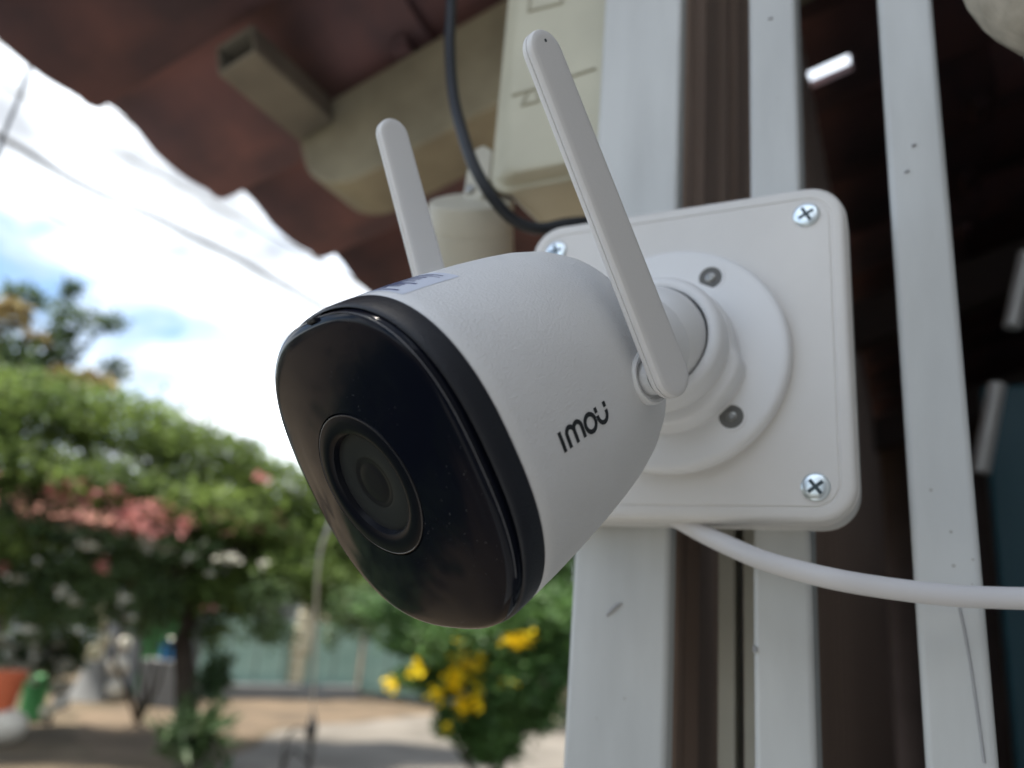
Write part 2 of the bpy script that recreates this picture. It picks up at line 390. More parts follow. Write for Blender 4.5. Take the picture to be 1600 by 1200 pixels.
# local: X right, Y into the house (= -N), Z up
pk = MB()
pk.loft([[Vector((0, y, z)) + Vector((dx, 0, 0)) for y, dx in ((0, -.036), (0, -.005), (.012, 0), (.024, 0), (.028, -.012), (.044, -.012), (.048, 0), (.078, 0), (.0885, -.005), (.0885, -.036))] for z in (0.0, H_IN)])
k0 = pk.build('plank', M['plank'], wallL, smooth=0)
for i in range(34):
    o = k0 if i == 0 else k0.copy()
    if i: COL.objects.link(o); o.parent = wallL
    o.location = (-0.0708, 0.036 + i * 0.09, 0)
def wall_thing(name, label, c, size, m, cat='wall'):
    t = thing(name, label, cat, frame(Vector((PO.x, PO.y, 0)), -D, UP.cross(-D), UP))
    MB().box(c, size).build('wall_panel', m, t, smooth=0); return t
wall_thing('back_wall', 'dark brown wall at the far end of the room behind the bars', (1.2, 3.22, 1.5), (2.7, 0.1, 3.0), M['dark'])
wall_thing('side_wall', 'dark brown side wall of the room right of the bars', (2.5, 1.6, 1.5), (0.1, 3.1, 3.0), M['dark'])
wall_thing('added_front_wall', 'unseen grey wall added right of the white bars to block light', (1.35, 0.06, 1.35), (2.0, 0.1, 2.7), M['outerwall'])  # out-of-view wall added beside the bars to keep light out

pw_t = thing('added_porch_wall', 'unseen grey wall added right of the viewer to block light', 'wall', frame(Vector((PO.x, PO.y, 0)), -D, UP.cross(-D), UP))  # unseen wall and its return, added to cut light on the camera flank
MB().box((0.44, -1.5, 1.3), (0.12, 2.98, 2.6)).build('wall_panel', M['outerwall'], pw_t, smooth=0)
MB().box((0.16, -1.55, 1.3), (0.44, 0.12, 2.6)).build('added_return', M['outerwall'], pw_t, smooth=0)
# grille of painted steel bars ---------------------------------------
grille = thing('bar_grille', 'grille of upright grey white painted steel bars behind the camera box', 'grille', frame(Vector((PO.x, PO.y, 0)), -D, UP.cross(-D), UP))
def bar(u0, u1, dep, w0=-22.0):
    b = MB().box((-(u0 + u1) / 2000, (-w0 + dep / 2) / 1000, 1.32), ((u1 - u0) / 1000, dep / 1000, 2.56))
    return b.build('bar', M['bar'], grille, smooth=30, bevel=0.0022, seg=3)
post = bar(67.8, 107, 11)
b2 = bar(17.2, 37.3, 20); b3 = bar(-34.8, -14.8, 20); bar(-86, -66, 20); bar(-138, -118, 20)
MB().box((-0.0 + 0.02, 0.044 + 0.013, 0.12), (0.30, 0.022, 0.04)).build('rail', M['bar'], grille, smooth=0, bevel=0.002)
MB().box((-0.0 + 0.02, 0.044 + 0.013, 2.52), (0.30, 0.022, 0.04)).build('rail', M['bar'], grille, smooth=0, bevel=0.002)
def on_bar(px, py):  # a point on the bars' faces, in the grille frame
    q = pl(px, py, -22); return Vector((q.x, 0.022 - 0.0003, q.y + PO.z))
b = MB(); b.tube([on_bar(*p) for p in ((1499, 948), (1507, 985), (1517, 1040), (1527, 1110), (1538, 1192))], 0.00042, 6); b.build('scratch', M['smudge'], grille)
def smear(pts, r, part='smudge'):
    MB().tube([on_bar(*p) for p in pts], r, 6).build(part, M['smudge'], grille)
smear([(948, 962), (955, 955), (966, 945), (971, 942)], [0.0003, 0.0007, 0.0008, 0.0003])
smear([(1425, 229), (1431, 226)], [0.0007, 0.0004]); smear([(1413, 270), (1420, 267)], [0.0004, 0.0007])
smear([(1201, 30), (1207, 28)], [0.0004, 0.0006]); smear([(1178, 1008), (1180, 1018)], [0.0004, 0.0009])

# slim inner gate strips ---------------------------------------------
ig = thing('inner_gate', 'low inner gate of two slim beige uprights showing below the box', 'gate', frame(Vector((PO.x, PO.y, 0)), -D, UP.cross(-D), UP))
for u0, u1 in ((49.6, 56.6), (41.5, 46.5)):
    MB().box((-(u0 + u1) / 2000, 0.062, (PO.z - 0.10) / 2), ((u1 - u0) / 1000, 0.016, PO.z - 0.10)).build('upright', M['beige2'], ig, smooth=0, bevel=0.001)
MB().box((-0.049, 0.0765, PO.z - 0.115), (0.022, 0.012, 0.02)).build('rail', M['beige2'], ig, smooth=0, bevel=0.001)

# ================================================================== CAMERA ON ITS BOX
box = thing('junction_box', 'square white plastic junction box screwed across the bars under the camera', 'junction box', PF)
S_ = 0.001
b = MB(); Tk = -22.2
b.loft([rrect(-125*S_, -125*S_, 0, 0, 13*S_, Tk*S_ + .0002), rrect(-125.4*S_, -125.4*S_, .4*S_, .4*S_, 13.4*S_, -15*S_), rrect(-125.4*S_, -125.4*S_, .4*S_, .4*S_, 13.4*S_, -5*S_)])
b.build('box_body', M['box'], box, smooth=30)
b = MB()
rings = [(-.2, -5.0, 13.2), (0.0, -4.6, 13), (0, -2.6, 13), (.35, -1.2, 12.6), (1.1, -.35, 12), (2.2, 0, 11), (4.6, 0, 8.8), (4.9, -.35, 8.6), (5.3, -.35, 8.3), (5.6, .05, 8), (7.5, .12, 6.5)]
b.loft([rrect((-125 + i)*S_, (-125 + i)*S_, -i*S_, -i*S_, r*S_, z*S_) for i, z, r in rings])
b.build('cover', M['box'], box, smooth=40)
def cross_screw(parent, u, v, w_, r, m1, m2, rot, name='screw'):
    o = P(u, v, w_)
    b = MB(); b.lathe([(r*.98, -.6*S_), (r, 0), (r*.96, .35*S_), (r*.8, .6*S_), (r*.5, .75*S_), (0.0001, .8*S_)], o, n=28)
    sc = b.build(name, m1, parent, smooth=60)
    c = MB(); mr = Matrix.Rotation(rot, 3, 'Z')
    L_ = r * .62; h = r * .13
    for m_ in (mr, mr @ Matrix.Rotation(R(90), 3, 'Z')):
        dz = 0.0 if m_ is mr else 0.02*S_
        c.box(o + Vector((0, 0, .72*S_ + dz)), (2*L_, 2*h, .3*S_), m_)
    c.build('cross_slot', m2, sc, smooth=0)
    return sc
for u, v, rot in ((13.2, 11.8, .5), (113.6, 12.4, .2), (12.8, 113.2, .65), (113.4, 113.2, .35)):
    cross_screw(box, u, v, 0.5, 4.75*S_, M['zinc'], M['slot'], rot)

# ---- camera frame (X to the right seen from the lens side, Y up, Z out through the lens), mm
BX = (CAM_ROT @ Vector((0.64457526, -0.16773536, -0.74591393))).normalized()
AX = (CAM_ROT @ Vector((0.65269522, -0.38733565, 0.65112214))).normalized()      # front -> back
BY = (CAM_ROT @ Vector((-0.39813527, -0.90655168, -0.14018691))).normalized()
C0 = world(Vector((-0.02986508, 0.02256147, 0.18721441)) * 1.04)
BF = frame(C0, BX, BY, -AX)
camT = thing('security_camera', 'white bullet security camera with black glass face and two antennas', 'security camera', BF)
BFi = BF.inverted()
def C(x, y, s): return Vector((x*S_, y*S_, -s*S_))
PROF = [(9.5, 38.9, 43.3, 2.4), (10.0, 39.3, 43.7, 2.4), (20, 39.0, 43.3, 2.38), (32, 38.4, 42.6, 2.33), (44, 37.6, 41.6, 2.28), (54, 36.7, 40.5, 2.22),
        (62, 35.8, 39.3, 2.18), (70, 34.3, 37.4, 2.12), (76, 32.3, 35.0, 2.07), (81, 29.3, 31.4, 2.03), (85, 25.4, 26.9, 2.0), (88, 20.8, 21.6, 2.0), (89.5, 17.2, 17.4, 2.0)]
def sect(s):
    for i in range(len(PROF) - 1):
        a, b_ = PROF[i], PROF[i + 1]
        if a[0] <= s <= b_[0]:
            t = (s - a[0]) / (b_[0] - a[0]); return [a[j] + (b_[j] - a[j]) * t for j in (1, 2, 3)]
    return PROF[-1][1:] if s > PROF[-1][0] else PROF[0][1:]
def sup(xr, yr, n_, s, cnt=96):
    r_ = []
    for i in range(cnt):
        a = 2 * math.pi * i / cnt; c_, q = math.cos(a), math.sin(a)
        r_.append(C(xr * math.copysign(abs(c_) ** (2 / n_), c_), yr * math.copysign(abs(q) ** (2 / n_), q), s))
    return r_
ss = [9.5, 10.0, 14, 20, 26, 32, 38, 44, 49, 54, 58, 62, 66, 70, 73, 76, 78.5, 81, 83, 85, 86.5, 88, 89, 89.5]
b = MB(); b.loft([sup(*sect(s), s) for s in ss]); shell = b.build('body', M['shell'], camT, smooth=60)
# rear cap ring where the neck leaves
b = MB(); b.loft([sup(19, 19, 2, 88.6, 48), sup(18.6, 18.6, 2, 91, 48), sup(17.6, 17.6, 2, 92, 48)]); b.build('rear_cap', M['mount'], camT, smooth=40)
# black bezel sleeve
b = MB(); b.loft([sup(xr, yr, 2.4, s) for xr, yr, s in ((38.6, 43.0, 9.6), (39.35, 43.75, 9.3), (39.4, 43.8, 8.9), (39.5, 43.9, 6), (39.5, 43.9, 4.2), (39.3, 43.7, 3.2), (38.9, 43.4, 2.6), (38.5, 43.15, 2.5), (38.3, 43.0, 2.9), (38.2, 42.9, 4.5))], True, False)
b.build('bezel', M['bezel'], camT, smooth=50)
# glossy domed front with a rolled edge and a round opening
LO = Vector((-.0012, .0006, 0))
def dome(q):  # height above the rim plane at normalised radius q
    return 5.5 * (1 - q ** 2.2)
rings = []
GX, GY = 39.0, 42.8
for q in (1.0, .997, .99, .98, .965, .95, .90, .84, .76, .68, .60, .53):
    t_ = (q - .5) / .5
    roll = -1.0 * (max(0, (q - .955) / .045)) ** 2
    n_ = 2.6
    rad = 19.2
    f = (1 - t_)
    xr = GX * q * (1 - 0) ; yr = GY * q
    if q <= .9:
        k = (.9 - q) / (.9 - .53); xr = GX * .9 + (19.35 - GX * .9) * k; yr = GY * .9 + (19.35 - GY * .9) * k; n_ = 2.55 + (2 - 2.55) * k
    kk = max(0, min(1, (.9 - q) / (.9 - .53)))
    rings.append([p + LO * kk for p in sup(xr, yr, n_, -(dome(q) + roll))])
rings = [sup(GX, GY, 2.6, 5.0), sup(GX, GY, 2.6, 2.2)] + rings
rings = [[p - Vector((.0016, .0002, 0)) for p in r_] if k_ < 9 else r_ for k_, r_ in enumerate(rings)]
b = MB(); b.loft(rings, True, False); b.build('front_glass', M['glass'], camT, smooth=60)
# lens surround with a fine groove, then the recessed window
zt = dome(.53)
b = MB(); b.lathe([(19.3*S_, (zt - 1.2)*S_), (19.25*S_, (zt - .55)*S_), (19.0*S_, (zt - .3)*S_), (18.85*S_, (zt + .05)*S_), (18.6*S_, (zt + .15)*S_), (15.6*S_, (zt + .45)*S_), (14.5*S_, (zt + .2)*S_), (13.7*S_, (zt - .3)*S_), (13.2*S_, (zt - 1.7)*S_)], n=72, caps=False)
b.v = [v + LO for v in b.v]
ring_o = b.build('lens_ring', M['ring'], camT, smooth=35)
b = MB(); b.lathe([(13.4*S_, (zt - 1.75)*S_), (13.0*S_, (zt - 1.65)*S_), (7.2*S_, (zt - 1.6)*S_), (6.9*S_, (zt - 1.68)*S_)], n=60, caps=False)
b.v = [v + LO for v in b.v]
lens = b.build('lens_window', M['lens'], camT, smooth=35)
b = MB(); b.lathe([(7.0*S_, (zt - 1.7)*S_), (6.0*S_, (zt - 1.68)*S_), (5.8*S_, (zt - 1.76)*S_), (5.0*S_, (zt - 1.76)*S_), (4.8*S_, (zt - 1.7)*S_), (2.5*S_, (zt - 1.66)*S_), (.05*S_, (zt - 1.65)*S_)], n=48, caps=False)
b.v = [v + LO for v in b.v]
b.build('inner_lens', M['lens2'], lens, smooth=35)
M['edge'] = mat('glass_edge_glint', (0.13, 0.13, 0.14), 0.25, 0.5)  # pale strip paints the sky glint along the top and right rim
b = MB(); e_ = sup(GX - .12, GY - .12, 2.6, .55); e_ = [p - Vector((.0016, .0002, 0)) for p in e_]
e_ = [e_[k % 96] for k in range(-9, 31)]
b.loft([[p + (Vector((p.x, p.y, 0)).normalized() * dx + Vector((0, 0, dz))) * .001 for p in e_] for dx, dz in ((.06, -.10), (.12, .03), (.05, .13), (-.06, .12))], False, False, closed=False); b.build('glass_edge_glint', M['edge'], camT, smooth=60)
b = MB(); b.lathe([(18.82*S_, (zt - .05)*S_), (18.86*S_, (zt + .14)*S_), (18.66*S_, (zt + .22)*S_), (18.56*S_, (zt + .14)*S_)], n=96, caps=False); b.v = [v + LO for v in b.v]; b.build('ring_edge_glint', M['ring_glint'], camT, smooth=60)  # grey line puts the lens ring's bright glint into colour
# little notch in the rim of the glass at the top
b = MB(); b.box(C(.8, 42.3, .7), (3.8*S_, 1.3*S_, 2.6*S_)); b.build('rim_tab', M['bezel'], camT, smooth=0, bevel=0.0003)

# antennas
def antenna(x, base, tip, r0, r1, th, sgn):
    bs = Vector((base[0], base[1])); tp = Vector((tip[0], tip[1])); ax = (tp - bs).normalized(); pr = Vector((ax.y, -ax.x))
    Ln = (tp - bs).length
    def outline(i, xx):
        pts = []
        for k in range(13):
            a = R(-90 + 180 * k / 12); q = tp + ax * ((r1 - i) * math.cos(a)) + pr * ((r1 - i) * math.sin(a)); pts.append(C(xx, q.y, q.x))
        for k in range(13):
            a = R(90 + 180 * k / 12); q = bs + ax * ((r0 - i) * math.cos(a)) + pr * ((r0 - i) * math.sin(a)); pts.append(C(xx, q.y, q.x))
        return pts
    h = th / 2
    prof = [(2.0, -h), (.9, -h + .05), (.3, -h + .35), (.05, -h + .8), (0, -h + 1.0), (0, -.18), (.28, -.10), (.28, .10), (0, .18), (0, h - 1.0), (.05, h - .8), (.3, h - .35), (.9, h - .05), (2.0, h)]
    if sgn > 0: prof = [(i, -z) for i, z in prof[::-1]]
    b = MB(); b.loft([outline(i, x + z) for i, z in prof])
    a_ = b.build('antenna', M['antenna'], camT, smooth=30)
    return a_
ant = antenna(42.1, (64.3, -6.3), (66.2, 79.4), 6.6, 5.6, 4.0, 1)
antenna(-40.2, (63.6, 5.0), (81, 90), 6.5, 5.6, 4.0, -1)
for sx, (hy, hs) in ((1, (-6.3, 64.3)), (-1, (5, 63.6))):
    mrot = Matrix.Rotation(R(90 * sx), 3, 'Y')
    b = MB(); b.lathe([(7.4*S_, 27*S_), (7.4*S_, 36.4*S_), (6.9*S_, 37.0*S_), (6.2*S_, 36.8*S_), (5.6*S_, 35.8*S_), (4.9*S_, 35.8*S_), (4.9*S_, 38.9*S_)], C(0, hy, hs), mrot, 32)
    b.build('hinge', M['shell'], camT, smooth=35)
b = MB(); b.lathe([(.45*S_, 0), (.45*S_, .03*S_)], C(44.1, 81.8, 66.5), Matrix.Rotation(R(90), 3, 'Y'), 12); b.build('pin_hole', M['slot'], ant, smooth=0)

# printed word on the flank
def flank(s, y, lift=.10):
    xr, yr, n_ = sect(s); return C(xr * (1 - min(.999, abs(y / yr)) ** n_) ** (1 / n_) + lift, y, s)
BS, X0, XH = 23.4, -8.5, 5.0       # start along the axis, base line, letter height
SL = 0.0
def stroke(b, pts, wd):
    pts = [Vector(p) for p in pts]; Lf = []; Rt = []
    for i, p in enumerate(pts):
        t_ = (pts[min(i + 1, len(pts) - 1)] - pts[max(i - 1, 0)]).normalized(); nn = Vector((-t_.y, t_.x)) * wd / 2
        Lf.append(p + nn); Rt.append(p - nn)
    base = len(b.v)
    for a, c_ in zip(Lf, Rt):
        b.v.append(flank(BS + a.x, X0 + a.y)); b.v.append(flank(BS + c_.x, X0 + c_.y))
    for i in range(len(pts) - 1): b.f.append((base + 2*i, base + 2*i + 1, base + 2*i + 3, base + 2*i + 2))
def arc(cx_, cy_, rx, ry, a0, a1, n_=16): return [(cx_ + rx * math.cos(R(a0 + (a1 - a0) * k / n_)), cy_ + ry * math.sin(R(a0 + (a1 - a0) * k / n_))) for k in range(n_ + 1)]
H_ = XH; wd = 1.16
def letter(strokes):
    b = MB()
    for st in strokes: stroke(b, st, wd)
    return b.build('letter', M['ink'], camT, smooth=0)
letter([[(0, 0), (0, H_ * .5), (0, H_)]])
m1 = 2.25; r_ = 1.46
letter([[(m1, 0), (m1, H_ - r_ - .45)] + arc(m1 + r_, H_ - r_ - .45, r_, r_ + .0, 180, 0) + [(m1 + 2*r_, 0)],
        arc(m1 + 3*r_, H_ - r_ - .45, r_, r_, 180, 0) + [(m1 + 4*r_, 0)]])
oc = m1 + 4*r_ + 3.45
letter([arc(oc, 2.12, 2.12, 2.12, 0, 360, 28)])
uc = oc + 5.25; ur = 1.95
letter([arc(uc, 2.2, ur, 2.1, 170, 370, 20)])
letter([[(uc - ur, 3.3), (uc - ur, 4.7)]]); letter([[(uc + ur, 3.3), (uc + ur, 4.7)]])

# sticker on top of the shell
def top(s, x, lift=.08):
    xr, yr, n_ = sect(s); return C(x, yr * (1 - min(.999, abs(x / xr)) ** n_) ** (1 / n_) + lift, s)
def patch(x0, x1, s0, s1, lift, b=None, nx=10, ns=6):
    b = b or MB(); base = len(b.v)
    for i in range(ns + 1):
        for j in range(nx + 1): b.v.append(top(s0 + (s1 - s0) * i / ns, x0 + (x1 - x0) * j / nx, lift))
    for i in range(ns):
        for j in range(nx): q = base + i * (nx + 1) + j; b.f.append((q, q + 1, q + nx + 2, q + nx + 1))
    return b
st = patch(-4, 21, 12.4, 30.5, .08, None, 16).build('sticker', M['sticker'], camT, smooth=60)
b = MB(); rnd = random.Random(5); s_ = 13.6
while s_ < 28.6:
    wd_ = rnd.choice((.28, .45, .8)); patch(rnd.uniform(-2, 6), rnd.choice((12.0, 15.5, 18.2, 18.6)), s_, s_ + wd_, .13, b, 10, 1); s_ += wd_ + rnd.choice((.35, .5, .8))
b.build('printed_code', M['sticker_ink'], st, smooth=0)

# mount: base disc, hub, collar, ball, neck (in plate coordinates, brought into the camera's frame)
PC = (62.5, 65.4)
MT = BFi @ PF @ T(P(*PC, 0))
def mounted(b): b.v = [MT @ Vector(v) for v in b.v]; return b
b = MB(); b.lathe([(43.4*S_, .05*S_), (43.4*S_, 4.6*S_), (43.0*S_, 5.6*S_), (42.0*S_, 6.3*S_), (40.4*S_, 6.5*S_), (30*S_, 6.9*S_), (20*S_, 7.2*S_)], n=96)
mounted(b).build('base_disc', M['mount'], camT, smooth=50)
HANG = [R(62), R(-46), R(182)]
def hub_ring(r, z, amt, n_=120):
    pts = []
    for i in range(n_):
        a = 360 * i / n_
        a = a - 360 if a > 180 else a
        lobe = 1 / (1 + math.exp(-(-8 - a) / 3.0)) * 1 / (1 + math.exp(-(a + 118) / 3.0))
        rr = r - amt * (1 - lobe); pts.append(Vector((rr*S_*math.cos(R(a)), rr*S_*math.sin(R(a)), z*S_)))
    return pts
b = MB(); b.loft([hub_ring(29.8, 6.4, 3.6), hub_ring(29.6, 9, 3.6), hub_ring(29.2, 14, 3.5), hub_ring(28.6, 15.4, 3.2), hub_ring(27.4, 16.0, 2.4), hub_ring(25.0, 16.3, .4)])
mounted(b).build('hub', M['mount'], camT, smooth=45)
b = MB(); b.lathe([(24.6*S_, 15*S_), (24.5*S_, 22*S_), (24.2*S_, 24.2*S_), (23.4*S_, 25.7*S_), (22*S_, 26.6*S_), (20.4*S_, 26.8*S_), (19.5*S_, 26.2*S_), (19.2*S_, 22*S_)], n=72, caps=False)
mounted(b).build('collar', M['mount'], camT, smooth=45)
JO = P(0, 0, 25)
J = MT @ JO
b = MB(); b.lathe([(18.6*S_*math.cos(R(a)), 18.6*S_*math.sin(R(a))) for a in range(-80, 81, 8)], J, n=48); b.build('ball', M['mount'], camT, smooth=60)
# neck along the camera axis from the ball to the tail
nx, ny = J.x, J.y
rings = []
for s, r in ((91, 16.8), (93, 17), (98, 17.2), (101, 17.3), (102, 16.4), (103.5, 16.4), (104.5, 17.6), (112, 18.0), (117, 17.6)):
    k = (s - 82) / (-J.z*1000 - 82)
    rings.append([C(nx*1000*k + r*math.cos(a), ny*1000*k + r*math.sin(a), s) for a in [2*math.pi*i/48 for i in range(48)]])
b = MB(); b.loft(rings); b.build('neck', M['mount'], camT, smooth=35)
# countersunk screws of the base
for h in HANG:
    o = P(-33.6*math.cos(h), -33.6*math.sin(h), 0)
    b = MB(); b.lathe([(5.2*S_, 6.6*S_), (5.15*S_, 6.95*S_), (4.7*S_, 7.0*S_), (4.3*S_, 6.9*S_), (4.1*S_, 6.76*S_)], o, n=32, caps=False)
    mounted(b).build('screw_hole', M['mount'], camT, smooth=40)
    b = MB(); b.lathe([(4.6*S_, 6.88*S_), (.01*S_, 6.93*S_)], o, n=28); sh = mounted(b).build('well_shade', M['hole_shade'], camT, smooth=0)  # flat grey disc, the shade of the sunk hole put into its colour
    b = MB(); b.lathe([(2.0*S_, 6.9*S_), (1.95*S_, 7.05*S_), (1.4*S_, 7.3*S_), (.8*S_, 7.35*S_), (.6*S_, 7.1*S_), (.01*S_, 7.1*S_)], o, n=20); mounted(b).build('screw', M['steel'], sh, smooth=40)

# cables -------------------------------------------------------------
pts = [pl(1040, 800, -11), pl(1085, 826, -8), pl(1130, 849, -4), pl(1200, 878, 4), pl(1290, 902, 8), pl(1380, 918, 4), pl(1480, 930, -2), pl(1560, 934, -8), pl(1640, 935, -12), pl(1750, 930, -14)]
b = MB(); b.tube(smoothpath(pts), .0034, 14)
wc = b.build('power_cable', M['whitecable']); put(wc, PF); tag(wc, 'white power cable leaving the box underside and crossing the bars rightwards', 'cable')
pts = [pl(706, -160, -30), pl(705, 0, -26), pl(703, 70, -24), pl(708, 145, -20), pl(722, 205, -18), pl(742, 262, -20), pl(772, 312, -26), pl(806, 346, -36), pl(845, 357, -44), pl(885, 350, -50), pl(940, 345, -58)]
b = MB(); b.tube(smoothpath(pts), .0031, 14)
bc = b.build('black_cable', M['blackcable']); put(bc, PF); tag(bc, 'thick black cable hanging down in front of the old beige housing', 'cable')

# old beige housing ---------------------------------------------------
hs = thing('old_housing', 'old yellowed beige plastic housing on a knuckle bracket left of the end post', 'sensor housing', PF)
W0 = -36
bl = pl(789, 268, W0); br = pl(921, 235, W0)
x0, x1 = bl.x, -0.1083; y0 = bl.y; y1 = y0 + .34
b = MB(); zf = W0*S_
def hr(i, z, r): return rrect(x0 + i*S_ - (.0075 if z < W0 - 5 else .0035 if z < W0 - 2 else 0), y0 + i*S_, x1 - i*S_, y1, max(.5, r)*S_, z*S_)
b.loft([hr(-1.5, W0 - 62, 9), hr(-2.5, W0 - 40, 9), hr(-3.2, W0 - 12, 9)]); b.build('housing', M['beige'], hs, smooth=35)
b = MB(); b.loft([hr(-6.0, W0 - 13, 12), hr(-6.2, W0 - 11, 12), hr(-5.8, W0 - 9.5, 12), hr(-4.6, W0 - 9, 11), hr(-3.2, W0 - 8.5, 10), hr(-2.6, W0 - 3, 9), hr(-1.2, W0 - .6, 8), hr(.8, W0, 7), hr(3, W0, 5)]); b.build('front_cover', M['beige'], hs, smooth=35)
def groove(p, q, wd_=1.9):
    a = pl(*p, W0); c_ = pl(*q, W0); a.z = c_.z = W0*S_ + .0001; MB().tube([a, c_], wd_*S_*.5, 6).build('groove', M['groove'], hs, smooth=0)
groove((800, 150), (931, 107)); groove((826, 18), (878, 5)); groove((826, 18), (829, -8)); groove((878, 5), (882, -20))
groove((815, 165), (842, 158)); groove((815, 165), (826, 142)); groove((842, 158), (838, 138)); groove((826, 142), (838, 138))
# knuckle bracket and round base
kb = pl(752, 285, -52)
b = MB(); b.loft([[kb + Vector((x*S_, y*S_, z*S_)) for x, y in ((-7, -16), (5, -16), (9, -2), (9, 14), (3, 19), (-3, 17), (-6, 4))] for z in (-7, 7)]); b.build('bracket', M['beige2'], hs, smooth=0, bevel=.0015)
b = MB(); b.lathe([(2.6*S_, 6.8*S_), (2.6*S_, 8.2*S_), (1.5*S_, 8.8*S_)], kb + Vector((-2*S_, -8*S_, 0)), n=20); b.build('screw', M['steel'], hs, smooth=40)
rb = pl(738, 372, -58)
tilt = Matrix.Rotation(R(-16), 3, 'Z') @ Matrix.Rotation(R(38), 3, 'X') @ Matrix.Rotation(R(-90), 3, 'X')
b = MB(); b.lathe([(19*S_, 21*S_), (22.3*S_, 20*S_), (23*S_, 18*S_), (22.6*S_, 5*S_), (22.2*S_, 4.6*S_), (22.2*S_, 4.1*S_), (22.6*S_, 3.7*S_), (22.6*S_, -30*S_)], rb, tilt, 48); b.build('round_base', M['beige2'], hs, smooth=40)

# things inside, right of the third bar --------------------------------
HF = frame(Vector((PO.x, PO.y, 0)), -D, UP.cross(-D), UP)
HFi = HF.inverted()
def inside(px, py, d_):  # grille-frame point at depth d_ (m) behind the cover plane
    q = pl(px, py, -d_*1000); return Vector((q.x, d_, q.y + PO.z))
td = thing('teal_door', 'dark teal painted door leaf standing in shade right of the third bar', 'door', HF)
a_ = inside(1530, 610, .62)
MB().box((a_.x + .35, .62, a_.z / 2), (.70, .035, a_.z)).build('door_leaf', M['teal'], td, smooth=0, bevel=.004)
MB().box((a_.x + .35, .598, a_.z - .06), (.60, .012, .05)).build('door_rail', M['teal'], td, smooth=0, bevel=.003)
for nm, p, q, lab in (('metal_rod', (1558, 600), (1532, 738), 'pale metal rod leaning beside the third bar above the teal door'), ('metal_rod', (1606, 395), (1581, 512), 'pale metal rod at the right edge higher than the other rod')):
    o = MB().tube([inside(*p, .5), inside(*q, .5)], .0078, 14).build(nm, M['rod']); put(o, HF); tag(o, lab, 'rod')
# rough rounded plaster lump at the top right
pc = pl(1682, -92, 20)
rn_ = random.Random(4)
b = MB(); rr = .0335
b.lathe([(rr*math.cos(R(a)), rr*math.sin(R(a))*1.25) for a in range(-85, 86, 10)], pc, Matrix.Rotation(R(90), 3, 'X') @ Matrix.Rotation(R(20), 3, 'Y'), 36)
for v in b.v:
    d_ = v - pc; v += d_ * rn_.uniform(-.02, .02)
pb_ = b.build('plaster_corbel', M['rough'], smooth=70); put(pb_, PF); tag(pb_, 'rough cream rounded plaster corbel poking in at the top right corner', 'corbel')

# ================================================================== THE GARDEN
def leaves(blobs, n, size, seed, flat=0.5, aspect=2.0, shell=.45):
    """n leaf quads spread through ellipsoids (centre, radii, weight)"""
    rnd = random.Random(seed); b = MB(); tot = sum(x[2] for x in blobs)
    for c_, rad, wgt in blobs:
        c_ = Vector(c_)
        for _ in range(int(n * wgt / tot)):
            while True:
                d_ = Vector((rnd.uniform(-1, 1), rnd.uniform(-1, 1), rnd.uniform(-1, 1)))
                if .01 < d_.length < 1: break
            d_ = d_.normalized() * (shell + (1 - shell) * rnd.random()) * (1 + .12 * rnd.gauss(0, 1))
            p = c_ + Vector((d_.x * rad[0], d_.y * rad[1], d_.z * rad[2]))
            u = Vector((rnd.gauss(0, 1), rnd.gauss(0, 1), rnd.gauss(0, 1) * flat)).normalized()
            w_ = u.cross(Vector((rnd.gauss(0, .6), rnd.gauss(0, .6), 1)).normalized()).normalized()
            s = size * rnd.uniform(.6, 1.35); q = len(b.v); hw = s / aspect / 2; k = u.cross(w_) * s * .12
            b.v += [p, p + u * s * .45 + w_ * hw + k, p + u * s, p + u * s * .45 - w_ * hw + k]
            b.f.append((q, q + 1, q + 2, q + 3))
    return b
def leafpart(b, name, m, parent):
    me = bpy.data.meshes.new(name); me.from_pydata([tuple(v) for v in b.v], [], b.f); me.materials.append(m); me.update()
    o = bpy.data.objects.new(name, me); COL.objects.link(o); o.parent = parent; o['kind'] = 'stuff'; return o
def limb(b, a, c_, r0, r1, seed, bow=.08):
    rnd = random.Random(seed); bow = bow * .5; a = Vector(a); c_ = Vector(c_); Ln = (c_ - a).length; pts = []; rr = []
    for i in range(7):
        t_ = i / 6; p = a.lerp(c_, t_) + Vector((rnd.uniform(-1, 1), rnd.uniform(-1, 1), 0)) * bow * Ln * math.sin(math.pi * t_); pts.append(p); rr.append(r0 + (r1 - r0) * t_)
    b.tube(pts, rr, 9); return b
def tree(name, label, cat, base, trunk_top, r, crowns, n, size, leafm, seed, group=None, barkm=None, limbs=True, aspect=2.0):
    base = Vector(base); t = thing(name, label, cat, T(base), group)
    loc = lambda p: Vector(p) - base
    b = limb(MB(), Vector((0, 0, -.03)), loc(trunk_top), r, r * .6, seed); b.build('trunk', barkm or M['bark'], t, smooth=60)
    if limbs:
        for i, (c_, rad, wgt) in enumerate(crowns):
            limb(MB(), loc(trunk_top), loc(c_), r * .5, r * .12, seed + i).build('branch', barkm or M['bark'], t, smooth=60)
    leafpart(leaves([(loc(c_), rad, wgt) for c_, rad, wgt in crowns], n, size, seed, aspect=aspect), 'crown', leafm, t)
    return t

